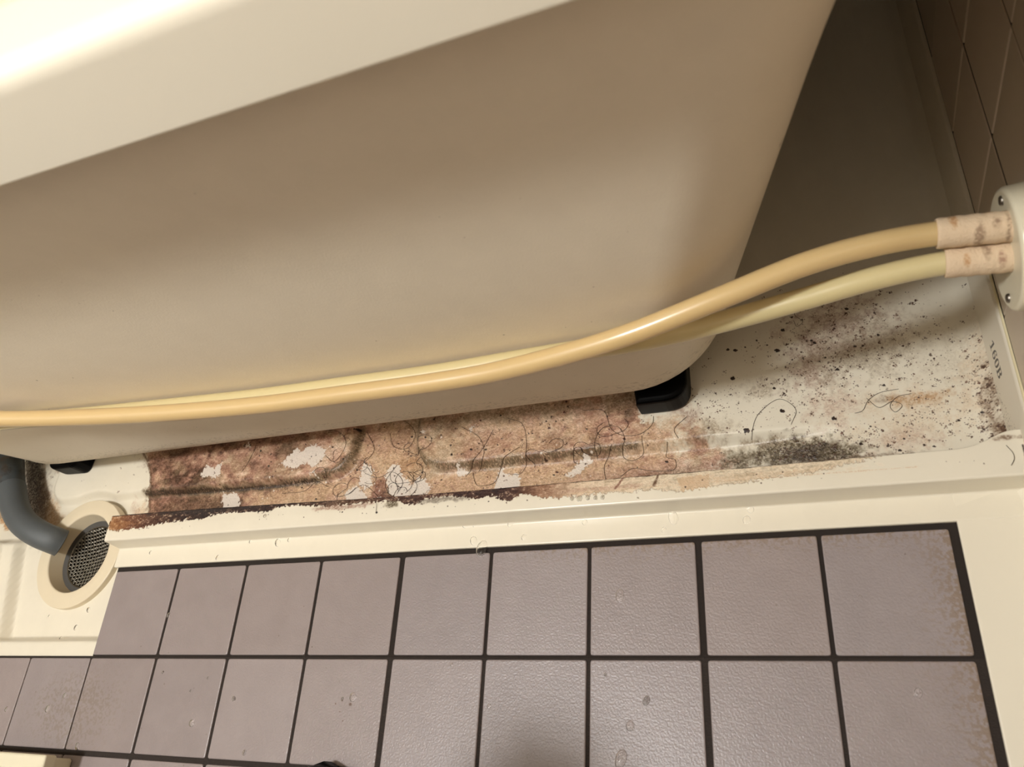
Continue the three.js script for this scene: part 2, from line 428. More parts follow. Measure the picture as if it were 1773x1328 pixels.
function tileNoise(n, metres, f) {
  const d = new Uint8Array(n * n * 4);
  for (let j = 0, k = 0; j < n; j++) for (let i = 0; i < n; i++, k++) { const v = 255 * clamp(f(i / n, j / n)); d[4 * k] = d[4 * k + 1] = d[4 * k + 2] = v; d[4 * k + 3] = 255; }
  const t = new THREE.DataTexture(d, n, n, THREE.RGBAFormat); t.magFilter = t.minFilter = THREE.LinearFilter; t.wrapS = t.wrapT = THREE.RepeatWrapping; t.repeat.set(1 / metres, 1 / metres); t.needsUpdate = true; return t;
}
const std = (o) => new THREE.MeshPhysicalMaterial(o);
const peel = tileNoise(512, 0.034, (u, v) => { const a = vnoise(u * 26, v * 26, 26), b = vnoise(u * 52 + 3, v * 52, 52), c = vnoise(u * 104, v * 104 + 7, 104); return a * 0.55 + b * 0.33 + c * 0.12; });
const fineBump = tileNoise(256, 0.03, (u, v) => vnoise(u * 24, v * 24, 24) * 0.6 + vnoise(u * 64, v * 64, 64) * 0.4);

const CREAM = new THREE.Color().setRGB(228 / 255, 219 / 255, 199 / 255, THREE.SRGBColorSpace);
const M = {
  cream: std({ color: CREAM, roughness: 0.28, bumpMap: fineBump, bumpScale: 0.00002 }),
  ring: std({ color: '#dfd0b3', roughness: 0.35 }),
  grout: std({ color: '#2a211b', roughness: 0.9, bumpMap: fineBump, bumpScale: 0.0003 }),
  wallTile: std({ color: '#c2b09c', roughness: 0.22 }),
  wallJoint: std({ color: '#1d130d', roughness: 0.9 }),
  plaster: std({ color: '#948c80', roughness: 0.6 }),
  black: std({ color: '#020203', roughness: 0.42, specularIntensity: 0.2 }),
  pvc: std({ color: '#55595a', roughness: 0.42, bumpMap: fineBump, bumpScale: 0.0001 }),
  gasket: std({ color: '#4a4743', roughness: 0.6 }),
  wire: std({ color: '#8a8478', metalness: 1, roughness: 0.3 }),
  dark: std({ color: '#1c1712', roughness: 0.8 }),
  steel: std({ color: '#8c857b', metalness: 1, roughness: 0.4 }),
  water: std({ color: '#ffffff', roughness: 0.02, transmission: 1, ior: 1.33, thickness: 0.003 }),
  hair: std({ color: '#2a1c12', roughness: 0.5 }),
};

// ---------------------------------------------------------------- room shell
const X0 = -0.64, X1 = 0.96, Z0 = -0.95, Z1 = 0.82, YC = 2.02;
function shell(name, g, mat) { const s = struct(name); part('surface', g, mat, s); return s; }
shell('wall_left', box(X0 - 0.08, X0, -0.1, YC, Z0 - 0.08, Z1 + 0.08), M.plaster);
shell('wall_back', box(X0, X1, -0.1, YC, Z0 - 0.08, Z0), M.plaster);
shell('wall_front', box(X0, X1, -0.1, YC, Z1, Z1 + 0.08), M.plaster);
shell('ceiling', box(X0 - 0.08, X1 + 0.1, YC, YC + 0.08, Z0 - 0.08, Z1 + 0.08), M.plaster);

// ---------------------------------------------------------------- floor: square tiles in dark joints
const floor = struct('floor');
const tileDirt = new Paint(-330, 930, -110, 330, 2048, [146, 134, 131], 4);
{
  const P = tileDirt;
  P.each(-330, 930, -110, 330, (x, z, k) => {           // every tile its own tone, grime grains gathered along the joints by the margin
    const t = (hash(Math.floor(x / 100) + 31, Math.floor(z / 100) + 7) - 0.5) * 6, w = (hash(Math.floor(x / 100) + 3, Math.floor(z / 100) + 77) - 0.5) * 2;
    P.c[3 * k] += t + w; P.c[3 * k + 1] += t; P.c[3 * k + 2] += t - w;
    const edge = Math.max(Math.exp(-(900 - x) / 16), 0.8 * Math.exp(-(z + 100) / 9) * sm(420, 620, x), 0.35 * Math.exp(-Math.abs(z) / 5) * sm(600, 800, x));
    const g = fbm(x * 0.5, z * 0.5, 4), a = sm(0.5, 0.62, g + edge * 0.34 - 0.12) * clamp(edge * 1.6);
    if (a > 0.01) P.put(k, [122, 100, 78], a * 0.55);
    const b = Math.exp(-(((x + 5) / 60) ** 2 + ((z - 55) / 34) ** 2)), ga = sm(0.5, 0.68, fbm(x * 0.45 + 9, z * 0.45, 4) + b * 0.16 - 0.06) * clamp(b * 2);
    if (ga > 0.01) P.put(k, [118, 104, 88], ga * 0.35);
  });
  for (let i = 0; i < 60; i++) P.speck(mix(-200, 900, rnd()), mix(-95, 120, rnd()), mix(0.2, 0.55, rnd()), [70, 55, 42], 0.6);
  for (const [x, z, r] of [[362, 43, 1.3], [352, 40, 0.9], [345, 43, 0.6], [356, 58, 0.5], [351, 50, 0.4]]) P.speck(x, z, r, [84, 56, 40], 0.9);
}
const tileMat = std({ map: tileDirt.tex(), roughness: 0.36, bumpMap: peel, bumpScale: 0.0002 });
{
  const joint = (i) => (i === 4 || i === 7 ? 0.0055 : i === 9 ? 0.007 : i <= 0 ? 0.0018 : 0.0034), jz = (j) => (j === 1 ? 0.0052 : j === 0 ? 0.0038 : 0.0042);
  const cell = (i, j) => {
    const xa = i * 0.1 + joint(i) / 2, xb = (i + 1) * 0.1 - joint(i + 1) / 2, za = j * 0.1 + jz(j) / 2, zb = (j + 1) * 0.1 - jz(j + 1) / 2;
    const r = 0.0012, b = 0.0011, s = new THREE.Shape(), w = xb - xa - 2 * b, h = zb - za - 2 * b;
    s.moveTo(r, 0); s.lineTo(w - r, 0); s.quadraticCurveTo(w, 0, w, r); s.lineTo(w, h - r); s.quadraticCurveTo(w, h, w - r, h); s.lineTo(r, h); s.quadraticCurveTo(0, h, 0, h - r); s.lineTo(0, r); s.quadraticCurveTo(0, 0, r, 0);
    const g = new THREE.ExtrudeGeometry(s, { depth: 0.005, bevelEnabled: true, bevelThickness: 0.0009, bevelSize: b, bevelSegments: 2, curveSegments: 2 });
    g.rotateX(Math.PI / 2); g.translate(xa + b, -0.0009 + (hash(i + 50, j + 9) - 0.5) * 0.0003, za + b);
    const p = g.attributes.position, uv = new Float32Array(p.count * 2);
    for (let k = 0; k < p.count; k++) { uv[2 * k] = p.getX(k); uv[2 * k + 1] = p.getZ(k); }
    g.setAttribute('uv', new THREE.BufferAttribute(uv, 2)); return g;
  };
  for (let j = -1; j < 8; j++) for (let i = j < 0 ? 0 : -6; i < 9; i++) part('floor_tile', cell(i, j), tileMat, floor);
  part('base', box(X0 - 0.02, X1 + 0.02, -0.12, -0.085, Z0 - 0.02, Z1 + 0.02), M.plaster, floor);
  part('pan_rim', rbox(X0 - 0.005, -0.296, -0.08, -0.004, Z0 - 0.005, -0.0005, 0.002), M.cream, floor, 'cream rim of the pan by the far wall');
  part('grout_bed', mergeGeometries([box(0, 0.906, -0.02, -0.0016, -0.104, 0), box(X0, 0.906, -0.02, -0.0016, -0.0005, Z1)]), M.grout, floor, 'dark mouldy grout between the tiles');
}

// ---------------------------------------------------------------- the pan under the tub: raised pads, drain basin, mould
const DR = [-0.0945, -0.13];
function rr(x, z, x0, x1, z0, z1, r) { const cx = (x0 + x1) / 2, cz = (z0 + z1) / 2, qx = Math.abs(x - cx) - (x1 - x0) / 2 + r, qz = Math.abs(z - cz) - (z1 - z0) / 2 + r; return Math.min(Math.max(qx, qz), 0) + Math.hypot(Math.max(qx, 0), Math.max(qz, 0)) - r; }
function panY(x, z) {
  let d = Math.min(rr(x, z, -0.197, 0.304, -0.9, -0.2055, 0.03), rr(x, z, 0.385, 1.6, -0.9, -0.2015, 0.04));
  d = Math.max(d, 0.084 - Math.hypot(x + 0.104, z + 0.128));
  let y = -0.030 + 0.011 * sm(0.004, -0.006, d);
  y = mix(y, -0.02, sm(0.72, 0.87, x));
  if (x > 0.5) { const f = Math.max(0, z + 0.163) * sm(0.86, 0.93, x); y += Math.min(f, 0.016) ** 2 * 40; }
  if (x > 0.938) { const f = x - 0.938; y += f * f * 52; }
  if (x < 0.02 && z > -0.2) {
    const t = sm(-0.2, -0.15, z); y = mix(y, -0.0225, t * sm(0.02, -0.02, x));
    y = mix(y, -0.0035, sm(-0.026, -0.0175, z));                                   // rolled lip by the tiles
    const e = -x - (0.213 - (z + 0.142) * -0.29);                                     // left bank in two steps
    const bank = sm(-0.158, -0.146, z);
    y += (0.013 * sm(-0.002, 0.005, -x - mix(0.212, 0.18, clamp((z + 0.142) / 0.117))) + 0.014 * sm(0.028, 0.036, -x - mix(0.212, 0.18, clamp((z + 0.142) / 0.117)))) * bank * (1 - sm(-0.026, -0.0175, z));
  }
  if (Math.hypot(x - DR[0], z - DR[1]) < 0.061) y = -0.075;
  return y;
}
function panSheet(xa, xb, nx, zs) {
  return sheet(zs.length, nx, (i, j) => { const x = mix(xa, xb, j / (nx - 1)), z = zs[i]; return [x, panY(x, z), z]; });
}
const zsFine = []; for (let z = -0.90; z < -0.34; z += 0.04) zsFine.push(z); for (let z = -0.34; z < -0.001; z += 0.0022) zsFine.push(z); zsFine.push(-0.001);
function paintPan(P, deep) {
  const clean = P.c.slice();
  for (const f of FILM) P.poly(f, 'P', 1, 1.6, 1.2);
  P.each(P.x0, P.x1, P.z0, P.z1, (x, z, k) => {                 // the film: brown, pinkish, tan and pale clouds at several sizes
    let a = P.r[k]; if (a < 0.01) return;
    if (x > 590) a *= sm(0.34, 0.62, fbm(x * 0.06, z * 0.09, 4) + (695 - x) / 190);
    P.r[k] = a;
    const n = fbm(x * 0.03 + 4, z * 0.045, 4) * 0.55 + fbm(x * 0.12, z * 0.16 + 8, 4) * 0.45, t = clamp((n - 0.3) * 2.6 + sm(180, 330, x) * 0.3 - sm(240, 60, x) * 0.18), y = fbm(x * 0.05 + 60, z * 0.06, 3);
    const F = [[82, 57, 42], [130, 95, 77], [170, 131, 107], [197, 163, 133], [214, 187, 160]], i = Math.min(3, Math.floor(t * 4)), f = t * 4 - i;
    for (let q = 0; q < 3; q++) { let c = mix(F[i][q], F[i + 1][q], f); c = mix(c, [176, 128, 108][q], 0.35 * sm(0.5, 0.7, y)); c = mix(c, [150, 130, 98][q], 0.4 * sm(0.5, 0.32, y)); P.c[3 * k + q] = mix(clean[3 * k + q], c, a); }
  });
  for (const b of BLOBS) P.blob(b);
  // fine wisps inside the film
  P.each(P.x0, P.x1, P.z0, P.z1, (x, z, k) => { const a = P.r[k]; if (a < 0.2) return; const n = fbm(x * 0.55 + 3, z * 0.9, 4), m = fbm(x * 1.6, z * 1.6 + 8, 2); const s = (n - 0.5) * 78 + (m - 0.5) * 40; for (let q = 0; q < 3; q++) P.c[3 * k + q] = clamp(P.c[3 * k + q] + s * Math.min(1, a * 1.2), 8, 240); });
  P.line(EDGE0[0], 2.6, 'D', 0.75, 0.9, 0.6); P.line(EDGE1[0], 7, 'G', 0.5, 1.0, 0.7); P.line(EDGE1[0], 4.6, 'O', 0.62, 1.2, 0.8); P.line(EDGE1[0].slice(0, 8), 2.8, 'K', 0.6, 1.2, 0.7); P.line(EDGE2[0], 7, 'G', 0.55, 1.1, 0.8); P.line(EDGE2[0], 3.6, 'O', 0.5, 1.0, 0.8);
  for (const f of BARE) { P.poly(f, 'D', 0.35, 2.6, 2.2); P.poly(f, 'H', 0.97, 2.1, 0.35, -0.3); }
  P.line([-12, -163, 130, -162, 300, -159, 500, -157.5, 700, -157, 850, -157, 935, -158], 2.0, 'K', 0.85, 0.8, 0.4);
  seed = 777;
  for (const [cx, cz, ax, az, bx, bz, n, mx] of SPECKS) for (let i = 0; i < n; i++) {
    const g = () => (rnd() + rnd() + rnd() - 1.5) * 1.15, u = g(), v = g(), x = cx + u * ax + v * bx, z = cz + u * az + v * bz, r = (0.12 + 0.5 * mx * rnd() ** 3.6), t = rnd();
    P.speck(x, z, r, [mix(36, 104, t), mix(22, 68, t), mix(16, 52, t)], mix(0.3, 0.92, rnd()));
    if (r > 0.6) for (let q = 0; q < 3; q++) P.speck(x + (rnd() - 0.5) * 5, z + (rnd() - 0.5) * 4, r * 0.5, [70, 46, 34], 0.7);
  }
  for (let i = 0; i < 130; i++) { const x = mix(60, 640, rnd()), z = mix(-262, -160, rnd()), r = mix(0.35, 1.25, rnd() ** 2); P.speck(x, z, r, [mix(30, 86, rnd()), 40, 30], 0.9); if (r > 0.8) P.speck(x + r, z + r * 0.4, r * 0.6, [60, 40, 30], 0.85); }
  for (let i = 0; i < 90; i++) { const x = i < 60 ? mix(170, 420, rnd()) : mix(420, 640, rnd()), z = mix(-245, -158, rnd()); if (P.s) P.speck(x, z, mix(0.3, 1.5, rnd() ** 2.5), PAL.H, 0.9); }
  for (const [x, z, s] of FLAKES) { P.speck(x, z, s * 0.25, [34, 22, 16], 0.95); P.speck(x + s * 0.2, z + s * 0.1, s * 0.17, [52, 34, 24], 0.9); }
}
const panA = new Paint(-300, 662, -330, 0, 2048, PAL.W), panB = new Paint(655, 962, -480, -140, 1300, PAL.W);
paintPan(panA); paintPan(panB);
const panBump = (x, z) => (fbm(x * 0.5, z * 0.5, 3) - 0.5) * 0.5 + (fbm(x * 1.7, z * 1.7, 2) - 0.5) * 0.4;
const panMat = (P) => std({ map: P.tex(), roughnessMap: P.rough(0.28, 0.42), roughness: 1, bumpMap: P.bump(panBump), bumpScale: 0.0009 });
part('pan_floor', panSheet(-0.30, 0.66, 300, zsFine), panMat(panA), floor, 'cream pan floor crusted with brown mould and scraped bare patches');
part('pan_floor', panSheet(0.66, 0.957, 110, zsFine), panMat(panB), floor, 'cream pan floor sprinkled with dark mould spots');

// the ledge between tiles and tub recess, swept along x
const ledgePaint = new Paint(-12, 962, -170, -98, 2048, PAL.W, 2);
{
  const P = ledgePaint, b = RAG[0], flat = [...b, 880, -158, 600, -158, 300, -163, -14, -170];
  P.poly(flat, 'M', 0.97, 1.7, 0.5, -0.35);
  const tones = [[0, [150, 104, 64]], [24, [118, 76, 52]], [90, [66, 42, 30]], [150, [46, 29, 22]], [260, [58, 36, 27]], [330, [92, 66, 48]], [430, [70, 42, 32]], [520, [62, 37, 29]], [560, [150, 112, 86]], [600, [219, 196, 167]], [690, [222, 205, 178]], [880, [218, 200, 172]]];
  P.each(-12, 900, -170, -132, (x, z, k) => {
    const a = P.r[k]; if (a < 0.05) return; let i = 0; while (i < tones.length - 2 && x > tones[i + 1][0]) i++;
    const t = clamp((x - tones[i][0]) / (tones[i + 1][0] - tones[i][0])), n = fbm(x * 0.22, z * 0.5, 4), g = fbm(x * 0.8 + 5, z * 0.9, 3);
    for (let q = 0; q < 3; q++) { let c = mix(tones[i][1][q], tones[i + 1][1][q], t) + (n - 0.5) * 90 + (g - 0.5) * 50; if (n > 0.6 && g > 0.52) c = mix(c, [205, 180, 150][q], 0.6); P.c[3 * k + q] = mix(P.c[3 * k + q], clamp(c, 14, 235), a); }
  });
  for (const [cx, cz, rx, rz, c, a] of [[14, -148, 30, 7, 'N', 0.5], [150, -158, 120, 4, 'K', 0.8], [330, -148, 40, 4, 'R', 0.6], [395, -146, 10, 5, 'O', 0.8], [450, -147, 40, 4, 'K', 0.4], [620, -145, 60, 3, 'P', 0.5], [760, -146, 90, 4, 'T', 0.3]]) P.blob([cx, cz, rx, 0, 0, rz, c, a, 0.6, 0.8]);
  P.poly(NOTCH[0], 'T', 0.6, 1, 0.5); P.line([640, -155, 632, -144], 1.3, 'R', 0.9); P.line([672, -155, 668, -144], 1.6, 'D', 0.9);
  P.line([560, -142, 700, -143, 800, -142.5, 880, -142], 0.8, 'T', 0.5, 1.5, 0.9); P.line([-10, -161, 130, -160, 300, -157, 500, -155, 880, -155], 1.5, 'K', 0.9, 1, 0.3);
  P.line([953, -134, 955, -146, 955, -153], 0.8, 'K', 0.8, 1.2, 0.4); P.blob([947, -160, 12, 0, 0, 3, 'D', 0.7, 0.8, 0.9]);
  for (const [x, z, r] of [[378, -138.5, 1.1], [335.5, -142, 0.7], [505, -141, 0.6], [696, -140, 0.7], [590, -141, 0.5]]) P.speck(x, z, r, [28, 18, 14], 0.95);
  for (let i = 0; i < 70; i++) P.speck(mix(20, 930, rnd()), mix(-150, -138, rnd() ** 0.6), mix(0.2, 0.7, rnd() ** 2), [52, 34, 24], 0.85);
}
const ledgeMat = std({ map: ledgePaint.tex(), roughnessMap: ledgePaint.rough(0.26, 0.7), roughness: 1, bumpMap: ledgePaint.bump(panBump), bumpScale: 0.001 });
function arcPts(list) {                                                // round the corners of a polyline: [a, b, radius]
  const out = [];
  list.forEach(([a, b, r], i) => {
    if (!r || i === 0 || i === list.length - 1) { out.push([a, b]); return; }
    const [pa, pb] = list[i - 1], [na, nb] = list[i + 1], l1 = Math.hypot(pa - a, pb - b), l2 = Math.hypot(na - a, nb - b), A = [a + (pa - a) / l1 * r, b + (pb - b) / l1 * r], B = [a + (na - a) / l2 * r, b + (nb - b) / l2 * r];
    for (let t = 0; t <= 6; t++) { const s = t / 6; out.push([(1 - s) ** 2 * A[0] + 2 * s * (1 - s) * a + s * s * B[0], (1 - s) ** 2 * A[1] + 2 * s * (1 - s) * b + s * s * B[1]]); }
  });
  return out;
}
{
  const prof = arcPts([[-0.1032, -0.012, 0], [-0.1032, 0.0016, 0.0016], [-0.1262, 0.0012, 0.0022], [-0.1288, 0.0262, 0.0022], [-0.1545, 0.0262, 0.0014], [-0.1560, -0.045, 0]]);
  const dense = []; prof.forEach((p, i) => { if (i) { const q = prof[i - 1], n = Math.max(1, Math.round(Math.hypot(p[0] - q[0], p[1] - q[1]) / 0.003)); for (let k = 1; k < n; k++) dense.push([mix(q[0], p[0], k / n), mix(q[1], p[1], k / n)]); } dense.push(p); });
  const nx = 420, g = sheet(nx, dense.length, (i, j) => {
    const x = mix(-0.004, 0.9565, i / (nx - 1)); let [z, y] = dense[j];
    { const b = sm(-0.138, -0.154, z); z -= b * 0.0065 * sm(0.5, 0.02, x); }
    if (z < -0.139 && y > 0.02) { const t = sm(-0.141, -0.154, z); y -= t * 0.0016 * (0.3 + fbm(x * 90, z * 200, 3)) * (1 - sm(0.75, 0.9, x)); z += 0; }
    if (y > 0.005) y += (fbm(x * 60, z * 120, 2) - 0.5) * 0.0003;
    const round = sm(0.90, 0.952, x); if (z < -0.14) z -= round * round * 0.012;
    return [x, y, z];
  });
  const cap = new THREE.ShapeGeometry(new THREE.Shape(dense.map(([z, y]) => new THREE.Vector2(z, y))));
  cap.rotateY(-Math.PI / 2).translate(-0.004, 0, 0); { const p = cap.attributes.position; for (let k = 0; k < p.count; k++) cap.attributes.uv.setXY(k, -0.004, p.getZ(k)); }
  part('kerb', mergeGeometries([g.toNonIndexed(), cap.toNonIndexed()]), ledgeMat, floor, 'cream stepped ledge with ragged black mould along its back edge');
  // right margin running towards the viewer, turning up the wall
  const mp = arcPts([[0.9032, -0.012, 0], [0.9032, 0.0015, 0.0016], [0.9555, 0.0012, 0.008], [0.9575, 0.048, 0.0015], [0.962, 0.0485, 0]]);
  part('margin', sheet(60, mp.length, (i, j) => { const z = mix(-0.1287, Z1, i / 59); return [mp[j][0], mp[j][1] - 0.0001, z]; }), M.cream, floor, 'plain cream border strip beside the tiles');
}

// ---------------------------------------------------------------- right wall: upstand of the pan, tiles above
const wallR = struct('wall_right');
part('surface', box(X1 + 0.004, X1 + 0.09, -0.12, YC, Z0 - 0.08, Z1 + 0.08), M.plaster, wallR);
part('joint_bed', box(X1 + 0.0012, X1 + 0.0045, 0.046, 1.58, -0.86, Z1), std({ color: '#b5a284', roughness: 0.8 }), wallR, 'pale grout between the wall tiles');
part('joint_strip', mergeGeometries(Array.from({ length: 16 }, (_, j) => j).map((j) => box(X1 + 0.0006, X1 + 0.003, 0.0476 + j * 0.1015, 0.0508 + j * 0.1015, -0.86, j ? Z1 : -0.30))), M.wallJoint, wallR, 'dark mouldy level joints');
{
  const variants = [0, 1, 2].map((k) => std({ color: ['#c4b29d', '#c9b7a2', '#bfae99'][k], roughness: 0.24, bumpMap: fineBump, bumpScale: 0.00004 }));
  for (let j = 0; j < 15; j++) for (let i = -6; i < 10; i++) {
    const za = -0.253 + i * 0.1 + 0.0009, zb = za + 0.0982, ya = 0.0505 + j * 0.1015, yb = ya + (j === 0 ? 0.0979 : 0.0984), t = (hash(i + 20, j + 3) - 0.5) * 0.0012;
    part('wall_tile', rbox(X1 + t, X1 + 0.004, ya, yb, za, zb, 0.0014), variants[(i * 7 + j * 3 + 60) % 3], wallR);
  }
  // upstand with the stamped number; u runs along z, v runs up
  const N = 2048, Hh = 256, cv = document.createElement('canvas'); cv.width = N; cv.height = Hh; const c = cv.getContext('2d');
  c.fillStyle = 'rgb(224,214,194)'; c.fillRect(0, 0, N, Hh);
  const zc = (z) => (z + 0.45) / 0.32 * N, yc = (y) => Hh - (y + 0.02) / 0.07 * Hh;
  seed = 99;
  for (let i = 0; i < 900; i++) { const z = mix(-0.25, -0.135, rnd() ** 0.6), y = -0.014 + 0.03 * rnd() ** 2.6 * sm(-0.26, -0.14, z) * 1.3; c.fillStyle = `rgba(${50 + 40 * rnd() | 0},${34 + 30 * rnd() | 0},26,${0.25 + 0.5 * rnd()})`; c.beginPath(); c.ellipse(zc(z), yc(y), 1 + 5 * rnd() ** 2, 0.7 + 2.2 * rnd() ** 2, 0, 0, 7); c.fill(); }
  c.fillStyle = '#120b07'; c.font = 'bold 70px serif'; c.textBaseline = 'alphabetic';
  [['1', -0.2500], ['6', -0.2412], ['0', -0.2328], ['B', -0.2240]].forEach(([s, z]) => { c.save(); c.translate(zc(z), yc(0.0065)); c.scale(1.35, 0.9); c.transform(1, 0, -0.18, 1, 0, 0); c.textAlign = 'center'; c.fillText(s, 0, 0); c.restore(); });
  const t = new THREE.CanvasTexture(cv); t.colorSpace = THREE.SRGBColorSpace; t.repeat.set(1 / 0.32, 1 / 0.07); t.offset.set(0.45 / 0.32, 0.02 / 0.07); t.magFilter = THREE.LinearFilter;
  const fp = arcPts([[0.9505, -0.0145, 0], [0.9535, -0.012, 0.002], [0.9572, 0.044, 0.002], [0.9605, 0.0468, 0]]);
  part('upstand', sheet(40, fp.length, (i, j) => { const z = mix(-0.90, -0.138, i / 39); return [fp[j][0], fp[j][1], z, z, fp[j][1]]; }), std({ map: t, roughness: 0.32 }), wallR, 'cream upstand of the pan stamped 160B in black');
  part('sealant', sheet(120, 7, (i, j) => { const z = mix(-0.30, Z1, i / 119), a = j / 6 * Math.PI, w = 0.0016 + 0.0007 * (vnoise(z * 160, 3) - 0.5); return [0.9598 - Math.sin(a) * 0.0016, 0.0483 - Math.cos(a) * w, z]; }), std({ color: '#d8cba4', roughness: 0.6 }), wallR, 'pale bead of sealant under the wall tiles');
}
// ---------------------------------------------------------------- bathtub
const tub = thing('bathtub', 'off-white fibreglass bathtub with tapering sides and broad overhanging rim, raised on black feet', 'bathtub');
const zf = (y) => -0.232 + 0.075 * (y - 0.056) + 0.126 * Math.max(0, y - 0.36), zb = (y) => -0.86 - 0.05 * y, xr = (y) => 0.733 + 0.306 * y, xl = (y) => -0.205 - 0.29 * y;
const ringPt = (() => {
  const per = [];                                               // corner steps and straight steps, the same for every ring
  const cs = 12, ln = 24, sn = 12;
  for (let k = 0; k <= cs; k++) per.push([0, k / cs]); for (let k = 1; k < sn; k++) per.push([1, k / sn]);
  for (let k = 0; k <= cs; k++) per.push([2, k / cs]); for (let k = 1; k < ln; k++) per.push([3, k / ln]);
  for (let k = 0; k <= cs; k++) per.push([4, k / cs]); for (let k = 1; k < sn; k++) per.push([5, k / sn]);
  for (let k = 0; k <= cs; k++) per.push([6, k / cs]); for (let k = 1; k < ln; k++) per.push([7, k / ln]);
  const at = (b, c, t) => { // corner c of box b, quarter turn t
    const cx = [b.x1 - b.r, b.x1 - b.r, b.x0 + b.r, b.x0 + b.r][c], cz = [b.z1 - b.r, b.z0 + b.r, b.z0 + b.r, b.z1 - b.r][c], a = Math.PI / 2 - c * Math.PI / 2 - t * Math.PI / 2; return [cx + Math.cos(a) * b.r, cz + Math.sin(a) * b.r];
  };
  return { n: per.length, f: (b, j) => { const [s, t] = per[j], c = s >> 1; if (s % 2 === 0) return at(b, c, t); const p = at(b, c, 1), q = at(b, (c + 1) % 4, 0); return [mix(p[0], q[0], t), mix(p[1], q[1], t)]; } };
})();
const ext = (y, o, r = 0.07) => ({ x0: xl(y) - o, x1: xr(y) + o, z0: zb(y) - o, z1: zf(y) + o, r: Math.max(0.004, r + o) });
function loft(rows) { return sheet(rows.length, ringPt.n, (i, j) => { const { b, y } = rows[i], p = ringPt.f(b, j); return [p[0], y, p[1], p[0], y]; }, true); }
{
  const P = new Paint(-420, 950, 0, 520, 2048, [234, 221, 198], 2.5);   // here the second axis runs up the tub wall
  seed = 31;
  for (let i = 0; i < 1500; i++) { const y = 6 + 105 * rnd() ** 2.2, x = mix(-260, 780, rnd()), n = fbm(x * 0.02, y * 0.03, 3); if (n + rnd() * 0.3 < 0.58) continue; P.speck(x, y, mix(0.15, 0.42, rnd() ** 2), [mix(90, 150, rnd()), 104, 84], mix(0.35, 0.75, rnd())); }
  P.each(-420, 950, 0, 60, (x, y, k) => { const g = sm(0.56, 0.75, fbm(x * 0.35, y * 0.8, 4) + (60 - y) * 0.0022); if (g > 0.01) P.put(k, [150, 134, 112], g * 0.3); });
  for (const [x, y, r] of [[813, 295, 1.6], [846, 372, 2.2], [850, 378, 1.6], [120, 250, 0.8], [160, 243, 0.6], [480, 215, 0.6], [560, 148, 0.6], [310, 330, 0.5], [60, 190, 0.6], [585, 190, 0.6]]) P.speck(x, y, r, [112, 94, 74], 0.7);
  for (let i = 0; i < 36; i++) P.speck(mix(-150, 780, rnd()), mix(60, 470, rnd()), mix(0.2, 0.45, rnd()), [120, 104, 84], 0.6);
  const shellMat = std({ map: P.tex(), roughness: 0.5, bumpMap: fineBump, bumpScale: 0.00006 });
  const rimMat = std({ color: '#f3ecd9', roughness: 0.22, bumpMap: fineBump, bumpScale: 0.00002 });
  const rows = [], B = 0.05, yb = 0.006;
  rows.push({ b: { x0: 0.26, x1: 0.27, z0: -0.56, z1: -0.55, r: 0.004 }, y: yb }, { b: ext(0.03, -0.12, 0.12), y: yb });
  for (let k = 0; k <= 10; k++) { const a = k / 10 * Math.PI / 2; rows.push({ b: ext(yb + B, -B * (1 - Math.sin(a)), 0.10), y: yb + B * (1 - Math.cos(a)) }); }
  for (let k = 1; k <= 14; k++) { const y = mix(yb + B, 0.502, k / 14); rows.push({ b: ext(y, 0, mix(0.10, 0.075, k / 14)), y }); }
  part('shell', loft(rows), shellMat, tub);
  const lip = arcPts([[-0.004, 0.501, 0], [0.0228, 0.5, 0.002], [0.0225, 0.5535, 0.012], [-0.050, 0.5525, 0.022], [-0.085, 0.36, 0.05], [-0.12, 0.10, 0.05], [-0.22, 0.07, 0]]);
  part('rim', loft([...lip.map(([o, y]) => ({ b: { ...ext(0.5, o), x1: xr(0.5) + o + (o > 0 ? 0.02 : 0) }, y })), { b: { x0: 0.26, x1: 0.27, z0: -0.56, z1: -0.55, r: 0.004 }, y: 0.07 }]), rimMat, tub, 'broad glossy overhanging rim and basin');
  const foot = (pts, r) => {
    const s = new THREE.Shape(pts.map(([x, z]) => new THREE.Vector2(x, -z)));
    const g = new THREE.ExtrudeGeometry(s, { depth: 0.019, bevelEnabled: true, bevelThickness: 0.006, bevelSize: 0.005, bevelOffset: -0.005, bevelSegments: 4 });
    return g.rotateX(-Math.PI / 2).translate(0, -0.0205 + 0.006, 0);
  };
  const curve = (a, c, b, n = 8) => Array.from({ length: n + 1 }, (_, i) => { const t = i / n; return [(1 - t) ** 2 * a[0] + 2 * t * (1 - t) * c[0] + t * t * b[0], (1 - t) ** 2 * a[1] + 2 * t * (1 - t) * c[1] + t * t * b[1]]; });
  part('foot', foot([[0.648, -0.236], ...curve([0.676, -0.236], [0.699, -0.237], [0.699, -0.258]), [0.6985, -0.285], ...curve([0.6985, -0.285], [0.698, -0.297], [0.684, -0.297], 4), [0.645, -0.297], [0.645, -0.262]]), M.black, tub, 'black rubber foot');
  part('foot', foot([[-0.168, -0.2445], [-0.136, -0.2435], ...curve([-0.136, -0.2435], [-0.128, -0.244], [-0.126, -0.252], 4), [-0.12, -0.30], [-0.178, -0.30], ...curve([-0.178, -0.254], [-0.177, -0.2445], [-0.168, -0.2445], 4)]), M.black, tub, 'black rubber foot');
}

